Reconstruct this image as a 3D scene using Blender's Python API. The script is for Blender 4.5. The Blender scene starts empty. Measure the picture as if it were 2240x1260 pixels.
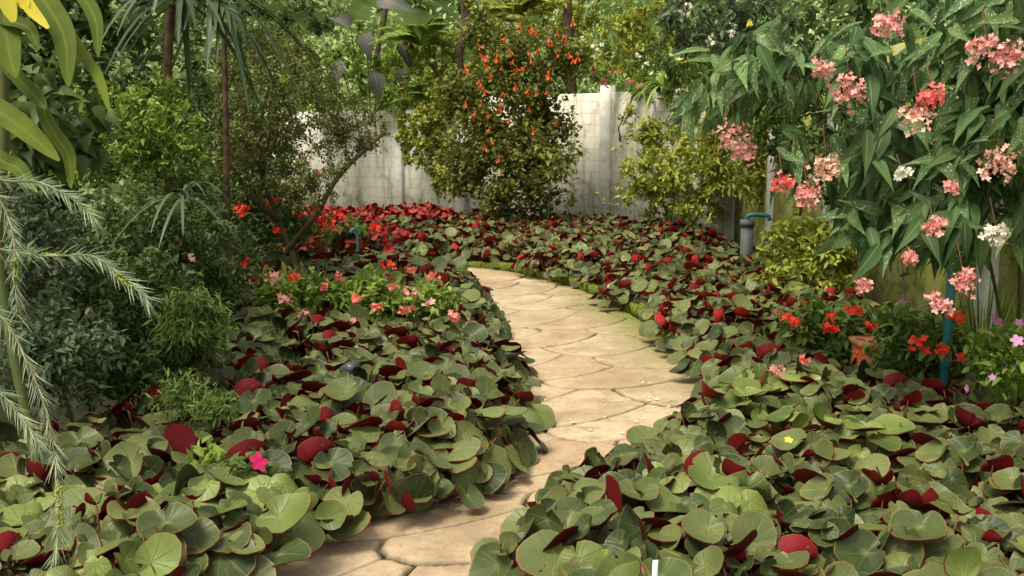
import bpy, math, random
import numpy as np
from mathutils import Vector, Matrix
rng=np.random.default_rng(11); random.seed(5)
SC=bpy.context.scene; COL=SC.collection
F=2178.0; PITCH=math.atan(330/F); H=1.6
sp_,cp_=math.sin(PITCH),math.cos(PITCH)
def ray(px,py):
    dx=(px-1120)/F; dy=(630-py)/F
    return np.array([dx, cp_+dy*sp_, -sp_+dy*cp_])
def at(px,py,Y):
    d=ray(px,py); t=Y/d[1]; return np.array([d[0]*t,Y,H+d[2]*t])
def onz(px,py,z=0.0):
    d=ray(px,py); t=(z-H)/d[2]; return np.array([d[0]*t,d[1]*t,z])
def proj(p):
    f=p[1]*cp_-(p[2]-H)*sp_; u=p[1]*sp_+(p[2]-H)*cp_
    return 1120+F*p[0]/f, 630-F*u/f
# ------------------------------------------------------------- mesh tools
def nrm(a):
    a=np.asarray(a,float); return a/np.maximum(np.linalg.norm(a,axis=-1,keepdims=True),1e-9)
def frames(d,n,s):
    X=nrm(d); Z=n-(n*X).sum(-1,keepdims=True)*X; Z=nrm(Z); Y=np.cross(Z,X)
    s=np.asarray(s,float)
    if s.ndim==1: s=s[:,None,None]
    return np.stack([X,Y,Z],-1)*s
class T:   # template
    def __init__(s,v,f,uv,m=None):
        s.v=np.array(v,float); s.uv=np.array(uv,float)
        s.tot=np.array([len(x) for x in f]); s.idx=np.concatenate([np.array(x) for x in f])
        s.m=np.zeros(len(f),int) if m is None else np.array(m)
def chunk(v,f,uv=None,tint=.5,m=0):
    t=T(v,f,np.zeros((len(v),2)) if uv is None else uv); t.m[:]=m
    return scat(t,np.eye(3)[None],np.zeros((1,3)),np.array([tint]))
def scat(t,M,L,tint,moff=0):
    N=len(L); k=len(t.v)
    V=(np.einsum('nij,kj->nki',M,t.v)+L[:,None,:]).reshape(-1,3)
    A=np.empty((N,k,3)); A[:,:,:2]=t.uv[None]; A[:,:,2]=np.asarray(tint)[:,None]
    I=(t.idx[None]+(np.arange(N)*k)[:,None]).reshape(-1)
    return (V,A.reshape(-1,3),I,np.tile(t.tot,N),np.tile(t.m,N)+moff)
def build(name,chunks,mats,parent=None,smooth=True,loc=None):
    V=np.concatenate([c[0] for c in chunks]); A=np.concatenate([c[1] for c in chunks])
    o=0; I=[]
    for c in chunks: I.append(c[2]+o); o+=len(c[0])
    I=np.concatenate(I); tot=np.concatenate([c[3] for c in chunks]); mi=np.concatenate([c[4] for c in chunks])
    if loc is not None: V=V-np.asarray(loc)
    me=bpy.data.meshes.new(name)
    me.vertices.add(len(V)); me.vertices.foreach_set('co',V.astype(np.float32).ravel())
    me.loops.add(len(I)); me.loops.foreach_set('vertex_index',I.astype(np.int32))
    me.polygons.add(len(tot)); st=np.concatenate([[0],np.cumsum(tot)[:-1]])
    me.polygons.foreach_set('loop_start',st.astype(np.int32))
    me.update(calc_edges=True)
    me.polygons.foreach_set('material_index',mi.astype(np.int32))
    me.polygons.foreach_set('use_smooth',np.full(len(tot),smooth))
    a=me.attributes.new('luv','FLOAT_VECTOR','POINT'); a.data.foreach_set('vector',A.astype(np.float32).ravel())
    for m in (mats if isinstance(mats,(list,tuple)) else [mats]): me.materials.append(m)
    ob=bpy.data.objects.new(name,me); COL.objects.link(ob)
    if loc is not None: ob.location=loc
    if parent: ob.parent=parent; 
    if parent and loc is None: ob.matrix_parent_inverse=Matrix.Translation(-parent.location)
    return ob
def thing(name,label,cat,loc=(0,0,0),group=None):
    o=bpy.data.objects.new(name,None); COL.objects.link(o); o.location=loc; o.empty_display_size=.1
    o['label']=label; o['category']=cat
    if group: o['group']=group
    return o
def tag(o,label,cat,group=None,kind=None):
    o['label']=label; o['category']=cat
    if group: o['group']=group
    if kind: o['kind']=kind
    return o
def tube(P,R,sides=5,tint=.5,m=0,cap=True):
    P=np.asarray(P,float); n=len(P); R=np.broadcast_to(np.asarray(R,float),(n,))
    tg=np.gradient(P,axis=0); tg=nrm(tg)
    ref=np.array([0,0,1.]) if abs(tg[0][2])<.9 else np.array([1.,0,0])
    V=[]; uv=[]
    a=np.arange(sides)*2*math.pi/sides
    for i in range(n):
        x=nrm(np.cross(ref,tg[i])); y=np.cross(tg[i],x); 
        if np.linalg.norm(np.cross(ref,tg[i]))<1e-3: x=np.array([1.,0,0]); y=np.cross(tg[i],x)
        V.append(P[i]+R[i]*(np.cos(a)[:,None]*x+np.sin(a)[:,None]*y)); uv+= [(i/n,k/sides) for k in range(sides)]
    V=np.concatenate(V); f=[]
    for i in range(n-1):
        for k in range(sides):
            k2=(k+1)%sides; f.append((i*sides+k,i*sides+k2,(i+1)*sides+k2,(i+1)*sides+k))
    if cap: f.append(tuple(range(sides))[::-1]); f.append(tuple((n-1)*sides+k for k in range(sides)))
    return chunk(V,f,uv,tint,m)
def box(c,s,tint=.5,m=0,j=0,bev=0.0):
    c=np.array(c,float); s=np.array(s,float)/2
    b=bev; L=[]
    for z,i in ((-s[2],b),(-s[2]+b,0),(s[2]-b,0),(s[2],b)):
        x,y=s[0]-i,s[1]-i
        for q in [(-x+b,-y),(x-b,-y),(x,-y+b),(x,y-b),(x-b,y),(-x+b,y),(-x,y-b),(-x,-y+b)]:
            L.append(c+np.array([q[0],q[1],z])+rng.normal(0,1,3)*j)
    f=[tuple(range(8))[::-1],tuple(24+k for k in range(8))]
    for r in range(3):
        for k in range(8): f.append((r*8+k,r*8+(k+1)%8,(r+1)*8+(k+1)%8,(r+1)*8+k))
    return chunk(L,f,None,tint,m)
def lamina(ws,fold=.12,droop=.15,asym=0,m=0,xs=None):
    n=len(ws); v=[];uv=[];f=[]
    for i,w in enumerate(ws):
        x=i/(n-1) if xs is None else xs[i]; z=-droop*x*x
        for c in (-1,0,1):
            ww=w*(1+asym*c)
            v.append((x,c*ww,z+abs(c)*ww*fold*2)); uv.append((x,c))
    for i in range(n-1):
        for c in (0,1):
            a=i*3+c; f.append((a,a+3,a+4,a+1))
    return T(v,f,uv,[m]*len(f))
LEAF=lamina([.02,.19,.22,.14,.005],.22,.2)
LANCE=lamina([.015,.085,.10,.065,.004],.25,.25)
DIAM=lamina([.01,.3,.01],.2,.1)
ROUNDL=lamina([.05,.33,.42,.3,.03],.15,.15)
WING=lamina([.05,.13,.15,.125,.08,.035,.003],.2,.30,.2)
HEART=lamina([.10,.34,.37,.26,.12,.003],.2,.45,xs=[-.14,.06,.28,.55,.8,1.08])
NEEDLE=lamina([.012,.016,.004],.2,.1)
PET=lamina([.06,.3,.36,.2],.1,.12)
def ribbon(P,W,nh=(0,0,1),fold=.25,tint=.5,m=0):
    P=np.asarray(P,float); n=len(P); tg=nrm(np.gradient(P,axis=0)); nh=np.array(nh,float)
    v=[];uv=[];f=[]
    for i in range(n):
        y=nrm(np.cross(nh,tg[i])); z=np.cross(tg[i],y)
        for c in (-1,0,1): v.append(P[i]+c*y*W[i]+abs(c)*z*W[i]*fold); uv.append((i/(n-1),c))
    for i in range(n-1):
        for c in (0,1):
            a=i*3+c; f.append((a,a+3,a+4,a+1))
    return chunk(v,f,uv,tint,m)
def smooth_poly(P,k=6):
    P=[np.array(p,float) for p in P]; out=[]
    Q=[2*P[0]-P[1]]+P+[2*P[-1]-P[-2]]
    for i in range(1,len(Q)-2):
        for j in range(k):
            t=j/k; a,b,c,d=Q[i-1],Q[i],Q[i+1],Q[i+2]
            out.append(.5*((2*b)+(-a+c)*t+(2*a-5*b+4*c-d)*t*t+(-a+3*b-3*c+d)*t**3))
    out.append(P[-1]); return np.array(out)
# ------------------------------------------------------------- materials
def newmat(name):
    m=bpy.data.materials.new(name); m.use_nodes=True; nt=m.node_tree; nt.nodes.clear(); return m,nt
def N(nt,t,**k):
    n=nt.nodes.new(t)
    for a,b in k.items():
        setattr(n,a,b)
    return n
def rgb(c): return (c[0],c[1],c[2],1)
def math_(nt,op,a,b=None,clamp=False):
    n=N(nt,'ShaderNodeMath',operation=op); n.use_clamp=clamp
    for i,x in enumerate((a,b)):
        if x is None: continue
        if isinstance(x,(int,float)): n.inputs[i].default_value=x
        else: nt.links.new(x,n.inputs[i])
    return n.outputs[0]
def mix_(nt,f,a,b):
    n=N(nt,'ShaderNodeMix',data_type='RGBA')
    for i,x in ((0,f),(6,a),(7,b)):
        if isinstance(x,(int,float)): n.inputs[i].default_value=x
        elif isinstance(x,tuple): n.inputs[i].default_value=rgb(x)
        else: nt.links.new(x,n.inputs[i])
    return n.outputs[2]
def finish(nt,col,rough=.5,trans=0,spec=.35,bump=None,bstr=.3,bdist=.01,tcol=None):
    p=N(nt,'ShaderNodeBsdfPrincipled'); 
    if isinstance(col,tuple): p.inputs['Base Color'].default_value=rgb(col)
    else: nt.links.new(col,p.inputs['Base Color'])
    p.inputs['Roughness'].default_value=rough; p.inputs['Specular IOR Level'].default_value=spec
    if bump is not None:
        b=N(nt,'ShaderNodeBump'); b.inputs['Strength'].default_value=bstr; b.inputs['Distance'].default_value=bdist
        nt.links.new(bump,b.inputs['Height']); nt.links.new(b.outputs[0],p.inputs['Normal'])
    out=N(nt,'ShaderNodeOutputMaterial'); s=p.outputs[0]
    if trans>0:
        t=N(nt,'ShaderNodeBsdfTranslucent')
        if isinstance(col,tuple): t.inputs[0].default_value=rgb(col)
        else: nt.links.new(col,t.inputs[0])
        mx=N(nt,'ShaderNodeMixShader'); mx.inputs[0].default_value=trans
        nt.links.new(s,mx.inputs[1]); nt.links.new(t.outputs[0],mx.inputs[2]); s=mx.outputs[0]
    nt.links.new(s,out.inputs[0])
def luv(nt):
    a=N(nt,'ShaderNodeAttribute',attribute_name='luv'); s=N(nt,'ShaderNodeSeparateXYZ'); nt.links.new(a.outputs['Vector'],s.inputs[0])
    return a.outputs['Vector'],s.outputs[0],s.outputs[1],s.outputs[2]
def noise(nt,scale,detail=3,vec=None,rough=.6):
    n=N(nt,'ShaderNodeTexNoise'); n.inputs['Scale'].default_value=scale; n.inputs['Detail'].default_value=detail; n.inputs['Roughness'].default_value=rough
    if vec is None:
        tc=N(nt,'ShaderNodeTexCoord'); vec=tc.outputs['Object']
    nt.links.new(vec,n.inputs['Vector']); return n.outputs['Fac']
def leafmat(name,dark,light,mid=None,rough=.5,trans=.3,spec=.22,spots=False,nscale=5):
    m,nt=newmat(name); vec,x,y,t=luv(nt)
    nz=noise(nt,nscale,2)
    f=math_(nt,'ADD',math_(nt,'MULTIPLY',t,.65),math_(nt,'MULTIPLY',math_(nt,'SUBTRACT',nz,.3),.9),True)
    c=mix_(nt,f,dark,light)
    if mid:
        ay=math_(nt,'ABSOLUTE',y); g=math_(nt,'LESS_THAN',ay,.12); c=mix_(nt,math_(nt,'MULTIPLY',g,.6),c,mid)
    if spots:
        sc=N(nt,'ShaderNodeVectorMath',operation='MULTIPLY'); nt.links.new(vec,sc.inputs[0]); sc.inputs[1].default_value=(12,2.8,7)
        v=N(nt,'ShaderNodeTexVoronoi'); v.inputs['Scale'].default_value=1; nt.links.new(sc.outputs[0],v.inputs['Vector'])
        g=math_(nt,'LESS_THAN',v.outputs['Distance'],.25); g=math_(nt,'MULTIPLY',g,math_(nt,'GREATER_THAN',t,.4)); c=mix_(nt,math_(nt,'MULTIPLY',g,.8),c,(.60,.66,.52))
    finish(nt,c,rough,trans,spec); return m
def begonia_mats(name,dark,light):
    m,nt=newmat(name); vec,x,y,t=luv(nt)
    rho=math_(nt,'SQRT',math_(nt,'ADD',math_(nt,'MULTIPLY',x,x),math_(nt,'MULTIPLY',y,y)))
    ang=math_(nt,'ARCTAN2',y,x)
    s1=math_(nt,'ABSOLUTE',math_(nt,'SINE',math_(nt,'MULTIPLY',ang,4.0)))
    w1=math_(nt,'MULTIPLY',s1,rho)
    v1=math_(nt,'SUBTRACT',1.0,math_(nt,'DIVIDE',w1,.11),True)
    s2=math_(nt,'ABSOLUTE',math_(nt,'SINE',math_(nt,'ADD',math_(nt,'MULTIPLY',ang,8.0),.6)))
    w2=math_(nt,'ADD',math_(nt,'MULTIPLY',s2,rho),math_(nt,'MULTIPLY',math_(nt,'LESS_THAN',rho,.5),1))
    v2=math_(nt,'MULTIPLY',math_(nt,'SUBTRACT',1.0,math_(nt,'DIVIDE',w2,.14),True),.5)
    vein=math_(nt,'MULTIPLY',math_(nt,'MAXIMUM',v1,v2),math_(nt,'SUBTRACT',1.0,math_(nt,'MULTIPLY',rho,.7)))
    oi=N(nt,'ShaderNodeObjectInfo')
    nz=noise(nt,9,4)
    f=math_(nt,'ADD',math_(nt,'MULTIPLY',t,.85),math_(nt,'ADD',math_(nt,'MULTIPLY',nz,.7),math_(nt,'MULTIPLY',oi.outputs['Random'],.25)))
    f=math_(nt,'SUBTRACT',f,.48,True)
    c=mix_(nt,f,dark,light)
    halo=math_(nt,'SUBTRACT',.4,math_(nt,'MULTIPLY',rho,1.6),True)
    c=mix_(nt,halo,c,(.28,.31,.08))
    c=mix_(nt,math_(nt,'MULTIPLY',vein,.45),c,(.26,.29,.10))
    rim=math_(nt,'MULTIPLY',math_(nt,'GREATER_THAN',rho,.955),.5)
    c=mix_(nt,rim,c,(.24,.21,.08))
    hgt=math_(nt,'ADD',math_(nt,'MULTIPLY',vein,-1.0),math_(nt,'MULTIPLY',nz,.5))
    finish(nt,c,.42,.14,.28,hgt,.6,.006)
    return m
M_BTOP=begonia_mats('begonia_leaf_top',(.026,.044,.013),(.175,.200,.062))
M_BTOPL=begonia_mats('begonia_leaf_top_light',(.045,.075,.018),(.225,.28,.065))
def undermat(name,a,b):
    m,nt=newmat(name); _,x,y,t=luv(nt); c=mix_(nt,t,a,b); finish(nt,c,.6,.15,.15); return m
M_BUND=undermat('begonia_leaf_underside',(.075,.005,.007),(.25,.014,.016))
M_BUNDF=undermat('begonia_leaf_underside_bright',(.11,.007,.009),(.38,.022,.021))
m,nt=newmat('begonia_leaf_red_top'); _,x,y,t=luv(nt); c=mix_(nt,t,(.16,.018,.014),(.50,.055,.035)); finish(nt,c,.45,.2,.3); M_BRED=m
m,nt=newmat('red_petiole'); finish(nt,(.16,.05,.022),.5,0,.4); M_PET=m
def plain(name,col,rough=.5,spec=.4,ns=None,col2=None,trans=0,bstr=0):
    m,nt=newmat(name); c=col; b=None
    if ns:
        b=noise(nt,ns,5); rp=math_(nt,'MULTIPLY',math_(nt,'SUBTRACT',b,.3),2.2,True); c=mix_(nt,rp,col,col2)
    finish(nt,c,rough,trans,spec,b if bstr else None,bstr,.02); return m
M_BARK=plain('bark',(.05,.035,.022),.9,.1,14,(.15,.105,.065),bstr=.8)
M_TWIG=plain('twig',(.05,.038,.018),.85,.15,20,(.12,.09,.045))
M_PALE=plain('pale_twig',(.16,.14,.08),.7,.2,20,(.26,.22,.12))
M_STEMG=plain('green_stem',(.07,.11,.03),.6,.3,20,(.12,.12,.04))
M_SOIL=plain('soil',(.012,.010,.006),1,.1,6,(.04,.036,.018),bstr=1)
M_GREYP=plain('grey_plastic_pipe',(.07,.08,.085),.6,.3,12,(.14,.155,.15))
M_DARKP=plain('dark_lamp_metal',(.03,.035,.04),.4,.4,12,(.07,.08,.09))
M_TEAL=plain('teal_plastic',(.02,.13,.15),.5,.4,12,(.04,.20,.22))
M_TERRA=plain('terracotta',(.32,.11,.05),.8,.2,14,(.45,.2,.1))
M_MOSS=plain('mossy_brick',(.04,.06,.012),1,.1,22,(.24,.28,.04),bstr=1)
M_WHITE=plain('white_plastic',(.75,.76,.8),.4,.4)
M_PETALW=plain('pale_petal',(.78,.70,.56),.6,.2,trans=.2)
def flowermat(name,a,b): return leafmat(name,a,b,None,.55,.3,.2,nscale=12)
M_PINK=flowermat('coral_pink_petal',(.80,.25,.23),(.95,.58,.52))
M_CORAL=flowermat('bright_coral_petal',(.85,.13,.11),(.95,.36,.30))
M_BLUSH=flowermat('blush_petal',(.80,.36,.26),(.95,.70,.58))
M_RED=flowermat('scarlet_petal',(.75,.025,.015),(.95,.10,.05))
M_ORNG=flowermat('orange_petal',(.78,.07,.02),(.92,.20,.05))
M_LILAC=flowermat('lilac_petal',(.55,.18,.46),(.85,.46,.74))
M_MAG=flowermat('magenta_petal',(.75,.02,.16),(.9,.10,.32))
M_CREAM=flowermat('cream_petal',(.70,.66,.5),(.9,.88,.75))
M_YEL=flowermat('yellow_petal',(.72,.58,.04),(.9,.8,.12))
# ------------------------------------------------------------- plants
def ell(blobs,n,rs=.45):
    out=[]; w=np.array([b[3]*b[4] for b in blobs],float); w/=w.sum(); 
    for b,k in zip(blobs,np.maximum(1,(w*n).astype(int))):
        c=at(b[0],b[1],b[2]); R=np.array([b[3]*b[2]/F,b[5],b[4]*b[2]/F])
        d=nrm(rng.normal(size=(k,3))); r=rng.random(k)**rs
        out.append(c+d*r[:,None]*R)
    return np.concatenate(out)
def grow(base,targets,r0,rmin,pre=None,bow=.1,wob=.07):
    nodes=[np.array(base,float)]; rad=[r0]; br=[]
    if pre:
        for pl in pre:
            pl=smooth_poly(pl,4); rr=np.linspace(r0,r0*.5,len(pl)); br.append((pl,rr,0)); nodes+=list(pl); rad+=list(rr)
    d=np.linalg.norm(targets-base,axis=1)
    for t in targets[np.argsort(d)]:
        A=np.array(nodes); ds=np.linalg.norm(A-t,axis=1); i=int(np.argmin(ds)); q=A[i]; L=ds[i]; pts=[q]; rr=[rad[i]*.75]
        for f in (.33,.66,1):
            p=q+(t-q)*f+rng.normal(size=3)*L*wob*(f<1); p[2]+=math.sin(math.pi*f)*L*bow
            pts.append(p); r=max(rmin,rad[i]*.75*(1-.35*f)); rr.append(r); nodes.append(p); rad.append(r)
        br.append((np.array(pts),np.array(rr),1))
    return br
def leaves_on(br,per,temp,size,droop=.1,spread=.9,up=1.0,face=None,jit=.03,f0=.1,rndn=.45,moff=0,tc=None):
    P=[];D=[];Tn=[]
    for pts,rr,k in br:
        if not k: continue
        n=per
        f=rng.uniform(f0,1.05,n)*(len(pts)-1); i=np.minimum(f.astype(int),len(pts)-2); g=(f-i)[:,None]
        P.append(pts[i]*(1-g)+pts[i+1]*g); D.append(nrm(pts[i+1]-pts[i])); Tn.append(np.full(n,rng.normal(0,.22)))
    P=np.concatenate(P); D=np.concatenate(D); n=len(P); Tn=np.concatenate(Tn)
    d=nrm(D*.5+nrm(rng.normal(size=(n,3)))*spread+np.array([0,0,-droop]))
    nn=np.array([0,0,up])+rng.normal(size=(n,3))*rndn
    if face is not None: nn=nn+np.array(face)
    P=P+rng.normal(size=(n,3))*jit
    tint=np.clip(rng.normal(.5,.2,n)+Tn,0,1)
    return scat(temp,frames(d,nn,size*rng.uniform(.55,1.2,n)),P,tint,moff)
def wood(br,minr=0,sides=4):
    return [tube(p,r,sides if k else 8,cap=False) for p,r,k in br if r.max()>=minr]
def shrub(name,label,cat,blobs,nt_,per,temp,size,mat,base=None,stem='stem',r0=.02,rmin=.002,pre=None,wmat=None,fol='foliage',group=None,**k):
    tg=ell(blobs,nt_)
    if base is None:
        c=at(blobs[0][0],blobs[0][1],blobs[0][2]); base=np.array([c[0],c[1],0])
    base=np.array(base,float)
    root=thing(name,label,cat,base,group)
    br=grow(base,tg,r0,rmin,pre)
    build(stem,wood(br),wmat or M_TWIG,root)
    build(fol,[leaves_on(br,per,temp,size,**k)],mat,root)
    return root,br
def flower_t(np_,open_=.25,w=PET,a0=0,cen=False):
    v=[];uv=[];f=[];o=0
    for k in range(np_):
        a=a0+k*2*math.pi/np_; d=np.array([[math.cos(a),math.sin(a),open_]]); M=frames(d,np.array([[-math.cos(a)*open_,-math.sin(a)*open_,1.]]),np.array([.55]))[0]
        vv=w.v@M.T; v+=list(vv); uv+=list(w.uv)
        i=0
        for t in w.tot: f.append(tuple(w.idx[i:i+t]+o)); i+=t
        o+=len(w.v)
    return T(v,f,uv)
FL5=flower_t(5,.1); FL4=flower_t(4,.45)
def cluster(name,c,r,n,size,mat,parent,t=FL4,flat=.9,stems=True,face=(0,-.6,.3),smat=None):
    c=np.array(c); d=nrm(rng.normal(size=(n,3)))*(rng.random(n)**.45)[:,None]*np.array([r,r*.8,r*flat])
    if stems: d[:,2]-= (rng.random(n)**2)*r*.8; d[:,0]+=d[:,2]*rng.uniform(-.3,.3)
    P=c+d
    nn=nrm(rng.normal(size=(n,3))*.9+np.array(face)); dd=rng.normal(size=(n,3))
    ch=[scat(t,frames(dd,nn,size*rng.uniform(.5,1.25,n)),P,rng.random(n))]
    mats=[mat]
    if stems:
        top=c+np.array([0,.05,r*1.3]); mats.append(M_PET)
        ch.append(tube([top+np.array([0,.03,r*.8]),top,c],[.003,.002,.001],4,m=1,cap=False))
        for p in P[::4]: ch.append(tube([c+np.array([0,0,r*.3]),(c+p)/2+np.array([0,0,r*.2]),p],.0011,3,m=1,cap=False))
    return build(name,ch,mats,parent)
# ------------------------------------------------------------- path
LW=[(-1.4,-1.5),(-1.25,2.2),(-1.05,3.3),(-.86,3.7),(-.50,4.05),(-.23,4.45),(-.13,5.0),(-.11,5.7),(-.14,6.35),(-.17,7.0),(-.21,7.8),(-.31,8.7),(-.47,9.9),(-.65,10.9),(-1.3,11.6),(-2.6,11.9),(-5.5,11.8)]
RW=[(.0,-1.5),(.0,2.2),(.13,3.4),(.30,4.05),(.60,4.6),(1.02,5.2),(1.25,5.8),(1.31,6.35),(1.28,7.0),(1.21,7.8),(1.10,8.7),(.82,10.0),(.36,11.1),(-.4,12.1),(-2.2,12.9),(-5.5,13.0)]
LP=smooth_poly([(a,b,0) for a,b in LW],10)[:,:2]; RP=smooth_poly([(a,b,0) for a,b in RW],10)[:,:2]
def resamp(P,Q,n):
    def rs(A):
        s=np.concatenate([[0],np.cumsum(np.linalg.norm(np.diff(A,axis=0),axis=1))]); return s
    sp=rs(P); sq=rs(Q); w=np.linspace(0,1,400)
    Pi=np.stack([np.interp(w*sp[-1],sp,P[:,0]),np.interp(w*sp[-1],sp,P[:,1])],1); Qi=np.stack([np.interp(w*sq[-1],sq,Q[:,0]),np.interp(w*sq[-1],sq,Q[:,1])],1)
    C=(Pi+Qi)/2; s=rs(C); u=np.linspace(0,s[-1],n)
    return u,np.stack([np.interp(u,s,Pi[:,0]),np.interp(u,s,Pi[:,1])],1),np.stack([np.interp(u,s,Qi[:,0]),np.interp(u,s,Qi[:,1])],1)
ns,ntc=1350,120
u,A_,B_=resamp(LP,RP,ns)
tt=np.linspace(0,1,ntc)
XY=A_[:,None,:]*(1-tt[None,:,None])+B_[:,None,:]*tt[None,:,None]
S=np.repeat(u[:,None],ntc,1); Tm=(tt[None,:]-.5)*np.linalg.norm(B_-A_,axis=1)[:,None]
def wn(x,y,k,seed):
    r=np.random.default_rng(seed); o=0
    for i in range(6):
        a=r.uniform(0,6.28); fq=k*r.uniform(.6,1.7); o=o+np.sin(fq*(x*math.cos(a)+y*math.sin(a))+r.uniform(0,6.28))
    return o/6
S2=S+wn(S,Tm,3,1)*.10+wn(S,Tm,30,2)*.010+wn(S,Tm,90,12)*.005; T2=Tm+wn(S,Tm,3,3)*.10+wn(S,Tm,28,4)*.010
groove=np.zeros_like(S); sid=np.zeros_like(S); D=.50; g=.017; r3=np.random.default_rng(21)
rows=int(u[-1]/D)+3
for j in range(rows):
    off=(j%2)*.50; 
    for i in (-2,-1,0,1,2):
        cs=j*D+r3.uniform(-.07,.07); ct=i*1.0+off-.25+r3.uniform(-.08,.08); R=.66*r3.uniform(.9,1.08)
        ds=np.sqrt((S2-cs)**2+(T2-ct)**2)
        ins=ds<R; gv=np.clip((1-(R-ds)/g)*1.8,0,1)
        groove=np.where(ins,gv,np.maximum(groove,np.clip((1-(ds-R)/g)*1.8,0,1))); sid=np.where(ins,r3.random(),sid)
wear=np.clip(.9+wn(S,Tm,7,9)*1.1,0.4,1)
edge=np.clip(1-(np.minimum(tt,1-tt)[None,:]*1.3)/.18,0,1)*np.ones_like(S); Yg=XY[...,1]; redge=np.clip(1-((1-tt)[None,:]*1.3)/.5,0,1)*np.clip(1.5-np.abs(Yg-8.4)/1.8,0,1)
Z=.014-groove*wear*.018+wn(S,Tm,6,5)*.003+sid*.004
V=np.stack([XY[...,0],XY[...,1],Z],-1).reshape(-1,3)
ii=np.arange((ns-1)*ntc).reshape(ns-1,ntc)[:,:-1].ravel()
I=np.stack([ii,ii+1,ii+ntc+1,ii+ntc],1).ravel()
AT=np.stack([groove*wear,sid,np.maximum(edge*.75,redge)],-1).reshape(-1,3)
m,nt=newmat('sandy_flagstone'); vec,x,y,t=luv(nt)
n1=noise(nt,2.2,6,rough=.7); n2=noise(nt,26,5,rough=.7); n4=noise(nt,.9,5); n5=noise(nt,6,5)
c=mix_(nt,math_(nt,'MULTIPLY',math_(nt,'SUBTRACT',n1,.34),2.6,True),(.30,.205,.125),(.62,.475,.315))
c=mix_(nt,math_(nt,'MULTIPLY',math_(nt,'SUBTRACT',y,.45),.7,True),c,(.43,.28,.165))
c=mix_(nt,math_(nt,'MULTIPLY',math_(nt,'SUBTRACT',.4,y),.8,True),c,(.60,.50,.35))
c=mix_(nt,math_(nt,'MULTIPLY',math_(nt,'SUBTRACT',n2,.52),2.8,True),c,(.20,.135,.08))
c=mix_(nt,math_(nt,'MULTIPLY',math_(nt,'MULTIPLY',math_(nt,'SUBTRACT',n5,.53),6,True),.42),c,(.17,.12,.07))
mp_=math_(nt,'MULTIPLY',math_(nt,'SUBTRACT',n4,.50),5,True); c=mix_(nt,math_(nt,'MULTIPLY',mp_,.5),c,(.25,.19,.09))
eg=math_(nt,'MULTIPLY',t,math_(nt,'MULTIPLY',math_(nt,'SUBTRACT',math_(nt,'ADD',n1,n2),.5),2.4,True),True)
c=mix_(nt,eg,c,(.14,.155,.025))
c=mix_(nt,math_(nt,'MULTIPLY',x,1.0,True),c,mix_(nt,math_(nt,'MULTIPLY',math_(nt,'SUBTRACT',n1,.42),5,True),(.03,.022,.010),(.07,.09,.016)))
finish(nt,c,.8,0,.2,math_(nt,'ADD',n2,math_(nt,'MULTIPLY',n1,.8)),.8,.014); M_PATH=m
po=build('path',[(V,AT,I,np.full(len(ii),4),np.zeros(len(ii),int))],M_PATH); po['kind']='structure'
# ground
gr=build('ground',[chunk([(-150,-100,0),(150,-100,0),(150,200,0),(-150,200,0)],[(0,1,2,3)])],M_SOIL); gr['kind']='structure'
# hillside bank
hv=[];hf=[];na,nr=90,22
for i in range(na+1):
    a=math.radians(-25+230*i/na)
    for k in range(nr+1):
        q=k/nr; rr=1+q*1.6; x_=7.2*rr*math.cos(a); y_=10+14.5*rr*math.sin(a)
        z_=11*(q*q*(3-2*q))**.8*1.0+ (math.sin(a*9+q*7)+math.sin(a*17-q*9))*.25*min(1,q*5); hv.append((x_,y_,z_-.03 if k==0 else z_))
for i in range(na):
    for k in range(nr): a=i*(nr+1)+k; hf.append((a,a+1,a+nr+2,a+nr+1))
M_HILL=plain('leafy_bank_soil',(.04,.06,.018),1,.05,1.5,(.09,.14,.035),bstr=1)
hl=build('hillside',[chunk(hv,hf)],M_HILL); hl['kind']='structure'
# ------------------------------------------------------------- wall
WP=[(3.25,3.2),(3.2,6.5),(3.08,9.5),(3.2,12.1),(3.27,14.5),(1.62,17.2),(-.9,18.8),(-2.2,19.9),(-3.85,21.0),(-6.5,22.2)]
m,nt=newmat('weathered_white_block_wall'); tc=N(nt,'ShaderNodeTexCoord')
mp=N(nt,'ShaderNodeMapping'); nt.links.new(tc.outputs['Object'],mp.inputs[0]); mp.inputs['Rotation'].default_value=(math.pi/2,0,0)
bt=N(nt,'ShaderNodeTexBrick'); nt.links.new(mp.outputs[0],bt.inputs['Vector']); bt.inputs['Scale'].default_value=1.0
bt.inputs['Brick Width'].default_value=.4; bt.inputs['Row Height'].default_value=.2; bt.inputs['Mortar Size'].default_value=.008; bt.inputs['Mortar Smooth'].default_value=.8
bt.inputs['Color1'].default_value=rgb((.72,.67,.58)); bt.inputs['Color2'].default_value=rgb((.80,.76,.67)); bt.inputs['Mortar'].default_value=rgb((.56,.51,.42))
mp2=N(nt,'ShaderNodeMapping'); nt.links.new(tc.outputs['Object'],mp2.inputs[0]); mp2.inputs['Scale'].default_value=(1,1,.16)
sk=noise(nt,8,6,mp2.outputs[0],.7); nb=noise(nt,1.6,7,rough=.7); n9=noise(nt,14,5)
c=mix_(nt,math_(nt,'MULTIPLY',math_(nt,'SUBTRACT',sk,.5),4,True),bt.outputs['Color'],(.34,.28,.19))
c=mix_(nt,math_(nt,'MULTIPLY',math_(nt,'SUBTRACT',nb,.53),6,True),c,(.20,.21,.08))
c=mix_(nt,math_(nt,'MULTIPLY',math_(nt,'SUBTRACT',n9,.6),4,True),c,(.14,.13,.08))
finish(nt,c,.9,0,.1,bt.outputs['Fac'],-.2,.01); M_WALL=m
m,nt=newmat('mossy_wall'); nb=noise(nt,2.6,6); n2=noise(nt,9,4)
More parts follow.
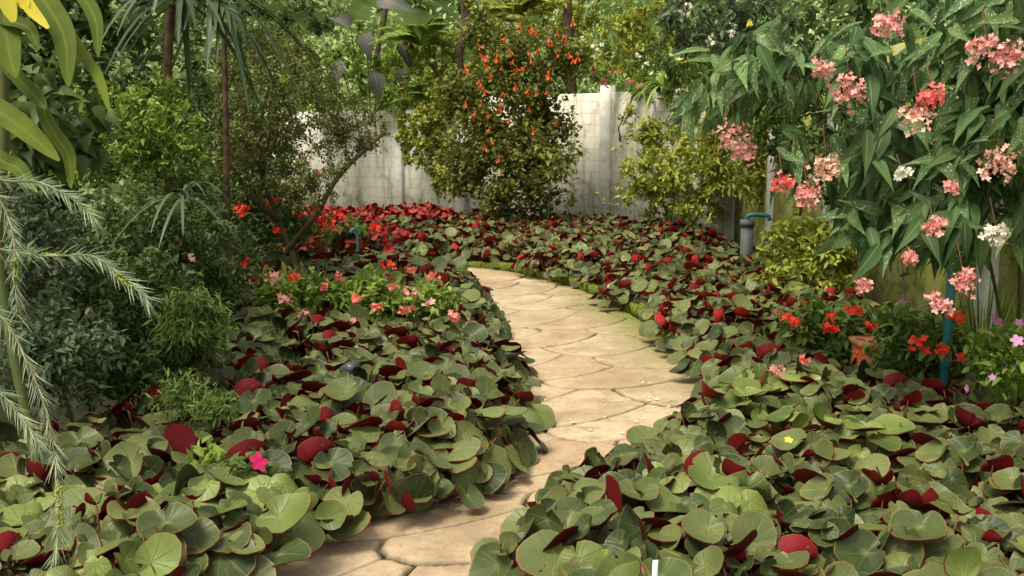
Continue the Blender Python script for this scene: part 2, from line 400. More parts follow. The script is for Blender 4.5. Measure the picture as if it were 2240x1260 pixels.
c=mix_(nt,math_(nt,'MULTIPLY',math_(nt,'SUBTRACT',nb,.35),3,True),(.34,.36,.05),(.42,.40,.20)); c=mix_(nt,math_(nt,'MULTIPLY',math_(nt,'SUBTRACT',n2,.46),4,True),c,(.10,.12,.03)); finish(nt,c,.9,0,.1,n2,.3,.01); M_WALLM=m
M_POST=plain('whitewashed_post',(.55,.52,.45),.85,.15,3.5,(.92,.90,.84),bstr=.3)
wall=thing('garden_wall','weathered white concrete block wall with square posts curving behind the beds','wall',(1.62,17.2,0))
for i in range(len(WP)-1):
    a=np.array(WP[i]);b=np.array(WP[i+1]); L=np.linalg.norm(b-a); an=math.atan2(b[1]-a[1],b[0]-a[0])
    hgt=2.12 if i>=6 else 2.34
    o=build('wall_panel',[box((L/2,0,hgt/2),(L-.2,.1,hgt),bev=.01)],M_WALL if i>=4 else M_WALLM)
    o.parent=wall; o.matrix_parent_inverse=Matrix.Translation(-wall.location); o.location=(a[0],a[1],0); o.rotation_euler=(0,0,an)
    ph=2.46 if i==5 else (2.15 if i>5 else 2.36)
    o=build('wall_post',[box((0,0,ph/2),(.2,.2,ph),bev=.012)],M_POST)
    o.parent=wall; o.matrix_parent_inverse=Matrix.Translation(-wall.location); o.location=(a[0],a[1]-(.06 if i>=5 else 0),0); o.rotation_euler=(0,0,an)
# ------------------------------------------------------------- edging bricks
sR=np.concatenate([[0],np.cumsum(np.linalg.norm(np.diff(RP,axis=0),axis=1))])
bm0=build('edging_brick',[box((0,0,.05),(.235,.10,.11),j=.006,bev=.018)],M_MOSS); s0=np.interp(6.6,RP[:,1],sR); first=True; k=0
while True:
    s=s0+k*.25; 
    if s>s0+7.5: break
    x_=np.interp(s,sR,RP[:,0]); y_=np.interp(s,sR,RP[:,1]); x2=np.interp(s+.1,sR,RP[:,0]); y2=np.interp(s+.1,sR,RP[:,1])
    o=bm0 if first else bm0.copy()
    if not first: COL.objects.link(o)
    first=False; an=math.atan2(y2-y_,x2-x_); nx,ny=math.sin(an),-math.cos(an)
    o.location=(x_+nx*.05,y_+ny*.05,rng.uniform(-.02,.015)); o.rotation_euler=(rng.uniform(-.08,.08),rng.uniform(-.06,.06),an+rng.uniform(-.1,.1))
    tag(o,'moss-covered edging brick on the outer side of the path curve','brick','mossy bricks edging the outer curve of the path'); k+=1
# ------------------------------------------------------------- begonias
def beg_leaf(cup,wav,ph,fold=0):
    n=18; rings=(.3,.62,.9,1.0); v=[];uv=[];f=[];mm=[]
    for side in (0,1):
        o=len(v); v.append((0,0,-.05-side*.03)); uv.append((0,0))
        for r in rings:
            for k in range(n):
                a=2*math.pi*k/n; R=.35*math.cos(a)+math.sqrt(1-.1225*math.sin(a)**2); 
                dd=(a-math.pi)/.22; R*=1-.5*math.exp(-dd*dd); R*=1+.06*math.sin(2*a+ph)+.04*math.sin(a+ph*2)+.02*math.sin(7*a+ph)
                q=r*R*(1+.022*side*(r==1.0)); z=cup*r*r+wav*math.sin(3*a+ph)*r*r+.07*wav*math.sin(8*a)*r - .1*math.exp(-(r*5)**2)+fold*abs(math.sin(a))**1.5*r*r
                v.append((q*math.cos(a),q*math.sin(a)*(1-.35*fold*r),z-side*.03)); uv.append((r*math.cos(a),r*math.sin(a)))
        for k in range(n):
            k2=(k+1)%n; fc=[(o,o+1+k,o+1+k2)]+[(o+1+(j-1)*n+k,o+1+j*n+k,o+1+j*n+k2,o+1+(j-1)*n+k2) for j in range(1,4)]
            for q in fc: f.append(q if side==0 else q[::-1]); mm.append(side)
    return T(v,f,uv,mm)
BLF=[beg_leaf(c,w,p,fo) for c,w,p,fo in ((-.15,.07,0,0),(.12,.09,1.2,.05),(-.25,.11,2.4,0),(.2,.08,3.3,.05),(-.06,.13,4.4,.1),(.28,.10,.6,0))]
BLC=[beg_leaf(.2,.1,1,.6),beg_leaf(.1,.14,3,.9),beg_leaf(.4,.12,5,.3)]
def begonia_proto(R,Hh,n,top,ls=.088,wild=.14,bias=0,und=None):
    ch=[];pt=[]
    for k in range(n):
        r=R*math.sqrt((k+.5)/n); ph=k*2.39996+rng.uniform(-.3,.3); q=r/R
        h=Hh*(1-.6*q*q)+rng.uniform(-.035,.035); tl=.10+.5*q*q+abs(rng.normal(0,.16)); pa=ph+rng.normal(0,.45); bl=BLF[rng.integers(6)]
        w_=rng.random()<wild and q<.9
        if w_: tl=rng.uniform(.6,1.35); pa=rng.uniform(0,6.28); h+=.008; bl=BLC[rng.integers(3)] if rng.random()<.6 else bl
        nn=np.array([[math.sin(tl)*math.cos(pa),math.sin(tl)*math.sin(pa),math.cos(tl)]])
        if not w_: nn=nrm(nn+np.array([[rng.normal(0,.14),-bias*rng.uniform(.3,1.5),0]]))
        d=np.array([[nn[0][0],nn[0][1]-.1*bias,-.3]])+rng.normal(0,.45,(1,3))
        c=np.array([[r*math.cos(ph),r*math.sin(ph),max(.05,h)]])
        s=ls*rng.uniform(.5,1.15)*(.85 if w_ else 1)
        ch.append(scat(bl,frames(d,nn,np.array([s])),c,np.array([rng.random()])))
        b=np.array([c[0][0]*.35,c[0][1]*.35,0]); e=c[0]-nn[0]*.006; md=(b+e)/2-nn[0]*.02
        pt.append(tube(smooth_poly([b,md,e],3),.0035,5))
    root=thing('begonia_plant','x','plant'); 
    build('leaf_canopy',ch,[top,und or M_BUND],root); build('leaf_stalk',pt,M_PET,root)
    return root
PR=[begonia_proto(.33,.26,48,M_BTOP,.080,.19,.45) for _ in range(9)]
PRL=[begonia_proto(.32,.27,40,M_BTOPL,.086,.16,.45) for _ in range(4)]
PRR=[begonia_proto(.42,.46,50,M_BRED,.08,.6,0,M_BUNDF) for _ in range(2)]
PRF=[begonia_proto(.42,.34,60,M_BTOP,.080,.46,.2,M_BUNDF) for _ in range(5)]
protos=PR+PRL+PRR+PRF
def dup(root,loc,rz,sc,label,group,tl=(0,0)):
    r=root.copy(); COL.objects.link(r); r.location=loc; r.rotation_euler=(tl[0],tl[1],rz); r.scale=(sc,)*3; r['label']=label; r['group']=group
    for c in root.children:
        d=c.copy(); COL.objects.link(d); d.parent=r
    return r
def inpoly(x,y,P):
    c=False; n=len(P); j=n-1
    for i in range(n):
        if (P[i][1]>y)!=(P[j][1]>y) and x<(P[j][0]-P[i][0])*(y-P[i][1])/(P[j][1]-P[i][1])+P[i][0]: c=not c
        j=i
    return c
rl=[tuple(p) for p in RP]; ll=[tuple(p) for p in LP]
RB=rl+[(-5.5,18.5),(-3.9,19.6),(-2.4,18.9),(-1.1,17.9),(1.3,16.3),(2.7,14.2),(2.8,12),(2.7,9.5),(2.85,6.5),(2.9,3),(2.9,-1.5)]
LB=ll+[(-5.5,10.9),(-3.2,10.6),(-2.4,8.5),(-2.1,7.0),(-2.15,5.5),(-2.3,4.2),(-2.3,2.0),(-2.3,-1.5)]
PA=np.concatenate([LP,RP])
def dist_path(x,y): return np.sqrt(((PA-np.array([x,y]))**2).sum(1)).min()
spots=[]; r5=np.random.default_rng(3)
def vis(x,y,z=.3):
    if y<1.9: return False
    px,py=proj((x,y,z)); return -110<px<2350 and py<1480
def fill(poly,y0,y1,sp,tagv):
    y=y0;row=0
    while y<y1:
        x=-5+(row%2)*sp/2
        while x<3.2:
            X=x+r5.uniform(-.1,.1)*sp/.38; Y=y+r5.uniform(-.1,.1)*sp/.38
            if tagv=='F' and X<-3.3: x+=sp; continue
            lim=.10 if tagv!='R' or Y>6.8 else .14
            if inpoly(X,Y,poly) and dist_path(X,Y)>lim and vis(X,Y): spots.append((X,Y,tagv))
            x+=sp
        y+=sp*.87;row+=1
fill(RB,1.9,9.4,.40,'R'); fill(RB,9.4,16.6,.54,'F'); fill(LB,1.9,11.4,.40,'L')
for PP,sg,tg_ in ((LP,-1,'L'),(RP,1,'R')):
    s=np.concatenate([[0],np.cumsum(np.linalg.norm(np.diff(PP,axis=0),axis=1))]); q=0
    while q<s[-1]:
        x_=np.interp(q,s,PP[:,0]); y_=np.interp(q,s,PP[:,1]); x2=np.interp(q+.05,s,PP[:,0]); y2=np.interp(q+.05,s,PP[:,1]); q+=.30
        dx,dy=x2-x_,y2-y_; l=math.hypot(dx,dy)+1e-9; o_=.12 if sg<0 else .18; X=x_+sg*dy/l*o_; Y=y_-sg*dx/l*o_
        if 1.9<Y<6.6 and vis(X,Y) and min([math.hypot(X-a,Y-b) for a,b,c_ in spots]+[9])>.2: spots.append((X,Y,tg_))
nb_=0
for X,Y,z in spots:
    rz=r5.uniform(-.8,.8)
    if z=='R':
        lab,grp=(('grey-green round-leaved begonia with crimson undersides in the right foreground bed','begonias in the right foreground bed') if Y<5.6 else ('round-leaved begonia with crimson undersides in the bed outside the path bend','begonias outside the path bend'))
        pr=PR[r5.integers(9)] if r5.random()>.15 else PRL[r5.integers(4)]; rz-=.35
        if Y>6.2: pr=PRF[r5.integers(5)] if r5.random()<.7 else pr
    elif z=='F':
        if X<-1.2 and Y>13: pr=PRR[r5.integers(2)] if r5.random()<.6 else PRF[r5.integers(5)]; lab,grp='red-leaved begonia in the far bed left of the orange-flowered bush','red begonias in the far bed'
        else: pr=PRF[r5.integers(5)]; lab,grp='dense begonia with upturned red leaf backs in the bed at the foot of the wall','begonias at the foot of the wall'
        rz=r5.uniform(-1.9,1.9)
    else:
        rz+=.45
        if Y<4.0: pr=PRL[r5.integers(4)] if r5.random()<.45 else PR[r5.integers(9)]; lab,grp='large-leaved light green begonia in the left foreground, nearest the camera','begonias in the left foreground'
        else: pr=PR[r5.integers(9)]; lab,grp='dark green round-leaved begonia in the mound left of the path','begonias left of the path'
        if X<-1.95 and 4.6<Y<8: continue
    dup(pr,(X,Y,0),rz,r5.uniform(.88,1.12)*(1.03 if z=='L' else 1),lab,grp,(r5.uniform(-.08,.08)+.05,r5.uniform(-.08,.08))); nb_+=1
for p in protos:
    for c in list(p.children): bpy.data.objects.remove(c)
    bpy.data.objects.remove(p)
print('begonias',nb_)
# ------------------------------------------------------------- leaf colours, most greens lightened to lift the dark shadows between plants
G_DK=leafmat('dark_green_leaf',(.030,.055,.016),(.13,.19,.05))
G_MD=leafmat('mid_green_leaf',(.05,.09,.018),(.19,.27,.055))
G_BR=leafmat('bright_green_leaf',(.09,.16,.022),(.31,.41,.07))
G_YL=leafmat('yellow_green_leaf',(.17,.21,.03),(.48,.51,.09))
G_OL=leafmat('olive_small_leaf',(.045,.055,.014),(.22,.23,.055))
G_GY=leafmat('grey_green_leaf',(.05,.08,.04),(.17,.22,.11))
G_SP=leafmat('spotted_begonia_leaf',(.035,.08,.028),(.17,.27,.085),(.19,.29,.11),.5,.28,.18,True)
G_LM=leafmat('lime_strap_leaf',(.022,.045,.008),(.15,.19,.022),(.15,.19,.03),.6,.3,.08)
G_SI=leafmat('silvery_needle_leaf',(.17,.24,.13),(.50,.60,.38))
G_PU=leafmat('purple_grey_leaf',(.07,.085,.07),(.20,.20,.18),(.26,.15,.15))
G_FU=leafmat('fuchsia_leaf',(.06,.085,.016),(.25,.25,.045))
G_ST=leafmat('strap_leaf',(.022,.042,.018),(.11,.16,.07),(.12,.16,.09),.4)
# ------------------------------------------------------------- far woodland (stuff)
cl=[]
for i in range(560):
    a=math.radians(rng.uniform(-22,202)); q=rng.uniform(0,.55); rr=1+q*1.6
    zz=11*(q*q*(3-2*q))**.8
    cl.append((7.2*rr*math.cos(a)*.97,10+14.5*rr*math.sin(a)*.97,zz+rng.uniform(0,.9)))
cl=np.array(cl); k=110; P=np.repeat(cl,k,0)+nrm(rng.normal(size=(len(cl)*k,3)))*np.repeat(rng.uniform(.3,.85,len(cl)),k)[:,None]*(rng.random(len(cl)*k)**.4)[:,None]
n=len(P); t=np.clip(np.repeat(rng.random(len(cl)),k)*.75+rng.random(n)*.25,0,1)
wd=build('woodland_foliage',[scat(LEAF,frames(rng.normal(size=(n,3))+np.array([0,0,-.3]),rng.normal(size=(n,3))*.5+np.array([0,-.8,.8]),rng.uniform(.09,.27,n)),P,t)],leafmat('far_woodland_leaf',(.12,.20,.05),(.58,.67,.30),nscale=.8))  # pale leaf colour carries the airy haze of the distance
tag(wd,'dense mass of mixed green foliage covering the bank behind the wall','foliage',kind='stuff')
# ------------------------------------------------------------- background plants behind the wall
def S_(name,label,cat,blobs,n,per,temp,size,mat,**k): return shrub(name,label,cat,blobs,n,per,temp,size,mat,**k)
S_('leafy_tree','tall dark leafy tree standing behind the small-leaved tree on the left','tree',[(430,200,12,230,230,1.0),(600,60,13,150,110,1.0)],150,30,LEAF,.11,G_DK,stem='trunk',fol='crown',r0=.08,rmin=.004,wmat=M_BARK)
S_('leafy_shrub','mid green shrub spilling over the left end of the white wall','shrub',[(790,130,20.2,140,80,.9),(690,200,20.2,80,80,.6),(850,205,19.6,50,40,.3)],120,34,LEAF,.12,G_BR,r0=.05,base=(-3,21.5,0))
S_('leafy_shrub','bright green bush on top of the wall left of the orange-flowered bush','shrub',[(950,140,20,110,100,.8)],100,34,LEAF,.12,G_YL,r0=.05,base=(-1.4,20.4,0))
S_('leafy_tree','green tree rising behind the orange-flowered bush','tree',[(1180,20,19.5,170,80,.9)],80,30,LEAF,.13,G_YL,stem='trunk',fol='crown',r0=.08,wmat=M_BARK)
S_('leafy_shrub','yellowish green bush above the wall right of the white post','shrub',[(1400,90,18.5,150,90,.8)],100,32,LEAF,.12,G_YL,r0=.05)
S_('leafy_shrub','grey-green flowering bush leaning over the wall, upper right of centre','shrub',[(1560,120,11.5,150,140,.7),(1680,230,10,100,110,.5)],170,32,LEAF,.08,G_MD,r0=.03,base=(3.9,12,0))
S_('leafy_tree','dark leafy tree behind the spotted begonia at upper right','tree',[(1850,120,9.2,300,240,.9),(2150,150,7.8,260,300,.6)],240,26,LEAF,.10,G_DK,stem='trunk',fol='crown',r0=.05,rmin=.003,wmat=M_BARK,base=(3.9,9,0))
S_('creeping_vine','dark leafy vine covering the mossy wall behind the coral flower clusters','vine',[(1900,400,7.4,110,150,.2),(2060,370,6.4,120,170,.2),(2210,320,5.9,110,200,.2),(1830,330,8.2,90,130,.25)],240,26,LEAF,.08,G_DK,r0=.01,base=(3.0,7.2,0))
def add_flowers(root,pts,size,n,r,mat,t=FL5,name='flower_cluster',**k):
    for p in pts: cluster(name,at(*p),r,n,size,mat,root,t,stems=False,**k)
fb,_=S_('flowering_climber','climber with white and magenta blooms hanging over the wall top right of the post','climber',[(1300,165,16.6,70,25,.3),(1390,190,16.4,40,30,.2),(1450,185,16.0,80,50,.3),(1500,240,15.4,60,60,.3)],100,26,LEAF,.09,G_BR,r0=.02,base=(1.9,17.5,0))
add_flowers(fb,[(1300,155,16.2),(1345,160,16.1),(1440,105,16),(1322,185,16.1),(1378,180,16),(1400,190,15.8)],.05,7,.09,M_MAG)
add_flowers(fb,[(1275,95,16.2),(1290,125,16.1),(1260,110,16.1),(1400,120,16),(1310,100,16),(1500,20,15),(1490,135,15),(1420,150,15.8)],.06,8,.12,M_CREAM)
def trunk_tree(name,label,pts,r,crownb=None,mat=G_MD):
    P=smooth_poly([at(*p) for p in pts],5); b=P[0].copy(); b[2]=0
    root=thing(name,label,'tree',b); P=np.vstack([[b],P]); build('trunk',[tube(P,np.linspace(r,r*.75,len(P)),9)],M_BARK,root)
    if crownb:
        br=grow(P[-1],ell(crownb,50),r*.6,.004); build('branch',wood(br),M_BARK,root); build('crown',[leaves_on(br,26,LEAF,.16)],mat,root)
trunk_tree('slender_tree','mossy slender tree trunk behind the wall, left of the orange flowers',[(1012,200,19.4),(1003,120,19.4),(1020,60,19.4),(1008,-30,19.4)],.10,[(1010,-60,20,150,90,.9)])
trunk_tree('slender_tree','brown tree trunk at the top centre above the orange-flowered bush',[(1250,200,19),(1242,60,19),(1240,-30,19)],.11,[(1240,-70,21,150,80,.9)])
trunk_tree('slender_tree','thin leaning trunk behind the wall among grey elephant ear leaves',[(835,250,20.9),(822,140,20.9),(838,60,20.9),(850,-20,20.9)],.06,[(850,-60,21.5,120,80,.9)],G_DK)
def elephant(label,base,lv,Y):
    root=thing('elephant_ear_plant',label,'plant',base); ch=[];st=[]
    for px,py,s,ax in lv:
        c=at(px,py,Y+rng.uniform(-.3,.3)); d=np.array([[math.cos(ax)*.6,-.35,math.sin(ax)-.3]]); nn=np.array([[rng.uniform(-.7,.7),-1,rng.uniform(.2,1.2)]])
        ch.append(scat(HEART,frames(d,nn,np.array([s])),c[None],np.array([rng.random()])))
        b=np.array(base,float); st.append(tube(smooth_poly([b,(b+c)/2+np.array([0,0,.25]),c],4),.010,5))
    build('leaf_blade',ch,G_PU,root); build('leaf_stalk',st,M_STEMG,root)
elephant('elephant ear plant with large purple-grey leaves beyond the left of the wall',(-2.9,21.3,0),[(835,0,.6,.2),(800,80,.42,-1.2),(880,100,.48,-.6),(745,140,.45,-2.3),(820,165,.48,-1),(885,155,.38,-2),(765,50,.36,2.6)],19.3)
def fern(label,base,n,L,mat=G_BR,az=(0,6.28),el=(.5,1.2)):
    root=thing('fern_plant',label,'fern',base); ch=[];st=[]; b=np.array(base,float)
    for i in range(n):
        a=rng.uniform(*az); e=rng.uniform(*el); d=np.array([math.cos(a)*math.cos(e),math.sin(a)*math.cos(e),math.sin(e)]); LL=L*rng.uniform(.7,1.1)
        tq=np.linspace(0,1,30)[:,None]; P=b+d*LL*tq+np.array([0,0,-.55*LL])*tq**2; st.append(tube(P[::4],.006,3,cap=False))
        tg=nrm(np.gradient(P,axis=0)); side=nrm(np.cross(tg,np.array([0,0,1.])))
        w=np.sin(np.clip(tq[:,0]*1.02+.02,0,1)*math.pi)**.6*.2*LL
        for s in (-1,1):
            ch.append(scat(LANCE,frames(side*s+tg*.35,np.cross(tg,side)*-1+rng.normal(size=(30,3))*.15,w+.01),P,rng.random(30)))
    build('frond',ch,mat,root); build('frond_stalk',st,M_STEMG,root)
fern('large fern arching over the wall, upper centre of the garden',at(920,100,18.9),18,1.3,G_BR)
fern('fern with pale fronds at the top centre, right of the brown trunk',at(1120,50,18.2),15,1.2,G_YL)
fern('fern tuft hanging from the wall top beside the grey wall panels',at(930,225,18.6),16,.8,G_BR)
def strap(root,b,n,L,W,mat,name,el=(.2,1.3),dr=.9,az=(0,6.28),sn=8):
    ch=[]; b=np.array(b,float)
    for i in range(n):
        a=rng.uniform(*az); e=rng.uniform(*el); d=np.array([math.cos(a)*math.cos(e),math.sin(a)*math.cos(e),math.sin(e)]); LL=L*rng.uniform(.7,1.15)
        tq=np.linspace(0,1,sn); P=b+d*LL*tq[:,None]+np.array([0,0,-dr*LL*rng.uniform(.6,1.2)])*(tq[:,None])**2
        ch.append(ribbon(P,W*np.sin(np.clip(tq*.9+.08,0,1)*math.pi)**.6,(d[0]*-.2,d[1]*-.2,1),.3,rng.random()))
    return build(name,ch,mat,root)
for lb,b,L,n,mt in (('spiky strap-leaved plant on the wall top right of the white post',at(1450,190,15.6),.75,40,G_BR),('strap-leaved tuft on the wall top near the mossy trunk',at(885,235,19.0),.6,34,G_MD)):
    r=thing('strap_leaved_plant',lb,'plant',b); strap(r,b,n,L,.022,mt,'foliage')
# ------------------------------------------------------------- fuchsia
fr,br=S_('fuchsia_bush','tall brownish bush covered with hanging orange bell flowers before the wall','bush',[(1110,220,15.8,100,110,.6),(1160,110,16,130,60,.6),(1110,380,15.4,90,100,.5),(1010,220,16.2,60,80,.5),(1020,380,16,55,80,.4),(1240,140,16.2,60,50,.5),(1180,360,15.6,55,110,.4),(1060,80,16.2,50,50,.4),(1200,250,16,50,80,.3),(1060,300,15.6,70,60,.4)],340,46,ROUNDL,.08,G_FU,r0=.05,rmin=.003,base=(.45,15.9,0),jit=.09)
fch=[scat(lamina([.05,.10,.13,.22,.02],.3,-.25),frames(np.array([[math.cos(a)*.35,math.sin(a)*.35,-1.]]),np.array([[math.cos(a),math.sin(a),.35]]),np.array([.085])),np.zeros((1,3)),np.array([.6])) for a in (0,1.57,3.14,4.71)]
fch.append(tube([(0,0,.05),(0,0,0),(0,0,-.045)],[.003,.011,.014],6,.2)); f0=build('flower',fch,M_ORNG); f0.parent=fr
fp=[(1060,165),(1075,240),(1090,170),(1050,190),(1105,150),(1130,110),(1160,130),(1180,100),(1150,70),(1220,125),(1215,160),(1075,280),(1060,330),(1050,150),(1070,130),(1120,180),(1150,190),(1160,160),(1190,150),(1095,90),(1130,60),(1040,95),(1165,75),(1205,275),(1115,270),(1085,305),(1140,235),(1065,215),(1110,215),(1035,240),(1200,95),(1170,45),(1240,110),(1120,140),(1090,200),(1095,240),(1080,350),(1150,280),(1245,90),(1055,260),(1100,120),(1140,160),(1070,190),(1175,190),(1030,150),(1205,200),(1260,140),(1280,110),(1250,60),(1215,90),(1190,60),(1225,70),(1060,115),(1080,150),(1130,145),(1175,120)]
for i,(a,b) in enumerate(fp):
    o=f0 if i==0 else f0.copy()
    if i: COL.objects.link(o); o.parent=fr
    p=at(a+rng.uniform(-18,18),b+rng.uniform(-14,14),15.1+rng.uniform(-.15,.15)); o.location=Vector(p)-fr.location; o.rotation_euler=(rng.uniform(-.6,.6),rng.uniform(-.6,.6),rng.uniform(0,6)); s=rng.uniform(.65,1.15); o.scale=(s,s,s)
S_('creeping_vine','light green vine draped down the wall left of the orange-flowered bush','vine',[(950,290,17.8,50,140,.25),(895,300,18.7,30,90,.2),(985,400,17.2,40,50,.2)],150,38,ROUNDL,.075,G_YL,r0=.015)
S_('creeping_vine','sparse vine trailing down the white wall panel at far left','vine',[(735,300,20,35,90,.2),(820,255,19.8,60,40,.2)],44,16,LEAF,.08,G_BR,r0=.012)
S_('creeping_vine','thin vine running down the white wall beside the tall pale post','vine',[(1250,340,16.2,30,110,.15),(1375,400,15.6,30,80,.15),(1375,270,16,25,70,.15)],56,14,LEAF,.09,G_YL,r0=.010)
S_('leafy_shrub','yellow-green leafy shrub in front of the wall right of the white post','shrub',[(1430,400,15.0,70,90,.4),(1530,380,14.3,80,120,.4),(1440,300,15.2,40,60,.3)],210,28,LEAF,.10,G_YL,r0=.02)
S_('thin_sapling','thin sapling with sparse reddish leaves before the wall','sapling',[(1210,330,14,85,70,.3),(1170,290,14,40,50,.2)],30,8,LEAF,.12,G_FU,r0=.010)
S_('thin_sapling','thin bare-stemmed sapling with few green leaves beside the yellow-green shrub','sapling',[(1510,350,12.5,70,90,.3)],24,8,LEAF,.10,G_YL,r0=.012,base=(2.45,12.5,0))
S_('grassy_climber','fine pale grassy climber hanging on the wall beside the grey standpipe','climber',[(1570,320,13.9,50,140,.2),(1660,370,12.6,45,100,.2)],120,36,LANCE,.13,G_YL,r0=.01)
S_('variegated_shrub','yellow variegated shrub beside the grey standpipe at the wall','shrub',[(1740,550,9.3,80,105,.25),(1820,580,8.2,60,90,.2),(1700,620,8.8,60,40,.2)],130,20,LEAF,.09,G_YL,r0=.015)
# ------------------------------------------------------------- left side
S_('leafy_tree','dark broadleaf tree at the top left behind the drooping lime leaves','tree',[(120,120,7.5,230,240,.7),(60,400,7,160,160,.5)],190,24,LEAF,.12,G_DK,stem='trunk',fol='crown',r0=.05,wmat=M_BARK)
S_('leafy_shrub','bright green fine-leaved shrub left of the thin palm stem','shrub',[(290,240,6.6,120,80,.35),(230,340,6.4,100,70,.35),(370,320,6.6,90,90,.3)],190,28,LEAF,.05,G_BR,r0=.018)
S_('leafy_shrub','fine-leaved dark green shrub filling the left bank below the palm stems','shrub',[(330,520,5.9,170,130,.4),(270,640,5.4,150,120,.35),(440,590,6.1,90,110,.35)],320,30,LEAF,.048,G_DK,r0=.02)  # darker leaf material chosen to paint in the bank's deep shade
S_('leafy_shrub','grey-green leafy shrub at the left edge behind the needle-leaved branches','shrub',[(70,560,4.9,130,160,.35),(130,770,4.6,150,110,.3)],200,26,LEAF,.05,G_GY,r0=.02)
S_('leafy_shrub','low shrub at the foot of the left bank, above the foreground begonias','shrub',[(270,800,5.1,130,75,.3),(360,760,5.6,90,60,.3)],150,26,LEAF,.05,G_DK,r0=.012)
S_('leafy_shrub','low dark leafy shrub between the left bank and the crooked tree','shrub',[(480,560,7.6,110,80,.35),(400,450,7.8,90,110,.3)],130,26,LEAF,.07,G_DK,r0=.015)
S_('leafy_shrub','shaded green bush under the crown of the crooked tree','shrub',[(560,470,10.2,130,100,.4)],120,26,LEAF,.075,G_DK,r0=.02)
S_('weeping_shrub','small rounded weeping shrub above the left begonia mound','shrub',[(425,700,5.2,85,75,.22)],120,30,LANCE,.055,G_MD,r0=.012,droop=.7,spread=.8)
S_('leafy_herb','bright green feathery herb among the left begonias','herb',[(400,860,4.5,80,45,.15),(470,890,4.4,50,40,.12)],50,20,LANCE,.05,G_MD,r0=.006)
S_('leafy_herb','small pale variegated herb between the left begonia clumps','herb',[(460,1010,3.9,50,40,.12)],20,7,LEAF,.06,G_BR,r0=.005)
b0=at(645,600,9.4); b0[2]=0
S_('small_leaved_tree','gnarled small-leaved tree with open crooked branches in the left bed','tree',[(620,220,9.5,150,150,.6),(530,330,9.3,90,130,.45),(770,280,9.5,85,80,.3),(670,400,9.2,90,80,.4),(560,110,9.8,110,70,.5)],400,32,DIAM,.042,G_OL,stem='trunk',fol='crown',r0=.034,rmin=.0025,wmat=M_TWIG,base=b0,  # dark brown wood tone has the crown's shadow baked into the bark
   pre=[[b0,at(650,590,9.4),at(610,480,9.4),at(575,380,9.4),at(590,280,9.5)],[at(630,545,9.4),at(690,470,9.3),at(745,380,9.4),at(840,290,9.5)],[at(610,480,9.4),at(540,420,9.2),at(500,330,9.2)]])
S_('small_leaved_tree','dark bushy small-leaved tree behind the crooked one','tree',[(520,300,10.8,150,200,.6),(610,330,11,100,130,.6)],240,26,LEAF,.065,G_DK,stem='trunk',fol='crown',r0=.04,base=(-2.9,10.8,0))
def dracaena(label,tp,heads,r,L,W,mat=G_ST,n=30):
    P=smooth_poly([at(*p) for p in tp],6); b=P[0].copy(); b[2]=0; root=thing('dragon_tree',label,'tree',b)
    P=np.vstack([[b],P]); build('trunk',[tube(P,np.linspace(r,r*.8,len(P)),9)],M_BARK,root)
    for h in heads: strap(root,at(*h),n,L,W,mat,'leaf_rosette',el=(-.4,1.3),dr=.85)
dracaena('dragon tree with long drooping strap leaves at the top left',[(362,480,7.0),(365,300,7.0),(368,120,7.0),(375,10,7.0)],[(400,5,6.9),(475,-20,7.2)],.035,.70,.020)
dracaena('thin dragon tree with a tuft of drooping dark blades behind the fine-leaved shrub',[(497,480,8.0),(494,250,8.0),(490,60,8.0)],[(490,30,8.0)],.026,.55,.018)
dracaena('short dragon tree with narrow blades sweeping low above the left bed',[(390,620,6.2),(395,440,5.8)],[(400,430,5.6)],.02,.42,.010,n=18)
r=thing('tree_stump','brown broken stump standing in the left bed beside the crooked tree','stump',at(490,620,7.0)*np.array([1,1,0]))
P=smooth_poly([at(490,660,6.8),at(494,580,6.8),at(485,510,6.8),at(474,480,6.8)],4); build('trunk',[tube(P,np.linspace(.055,.04,len(P)),9)],M_BARK,r)
# lime strap plant
root=thing('broad_strap_plant','plant with broad drooping lime green leaves at the top left corner','plant',at(60,420,3.8)*np.array([1,1,0]))
for pts,w,t in (([(25,-60),(10,30),(20,110),(35,170)],28,.5),([(60,-60),(95,0),(140,80),(150,190)],26,.4),([(90,-40),(175,110),(215,170),(240,245)],12,1),([(-60,200),(0,245),(60,290),(130,352)],26,.7),([(80,200),(110,280),(150,340),(155,412)],16,.4),([(120,-60),(185,0),(210,50),(215,125)],16,.3),([(-60,-10),(0,40),(60,60),(85,110)],16,.3),([(-40,90),(20,150),(80,215),(100,240)],16,.2),([(-60,300),(0,350),(40,370),(80,420)],20,.2)):
    P=smooth_poly([at(a,b,3.8-.12*i) for i,(a,b) in enumerate(pts)],5); n=len(P); q=np.linspace(0,1,n)
    build('leaf_blade',[ribbon(P,w*3.7/F*np.sin(np.clip(q*.9+.09,0,1)*math.pi)**.6,(.3,-1,.5),.35,t)],G_LM,root)
b=np.array(root.location); build('stem',[tube(smooth_poly([b,at(0,600,3.85),at(10,300,3.9),at(0,-60,3.9)],5),.02,7)],M_STEMG,root)
ch=[]
for pts,w in (([(5,-50),(15,0),(30,48)],18),([(40,-50),(60,10),(106,62)],14),([(30,-40),(50,0),(50,20)],14)):
    P=smooth_poly([at(a,b_,3.5) for a,b_ in pts],4); q=np.linspace(0,1,len(P)); ch.append(ribbon(P,w*3.5/F*np.sin(q*.85*math.pi+.35)**.6,(.2,-1,.5),.3,.6))
build('flower',ch,M_YEL,root)
S_('heart_leaf_climber','dark heart-leaved climber beneath the lime strap leaves','climber',[(130,230,4.6,110,110,.25),(60,330,4.5,80,80,.2),(190,290,4.7,60,80,.2)],52,6,HEART,.09,G_DK,r0=.01,face=(0,-.9,0),droop=.7)
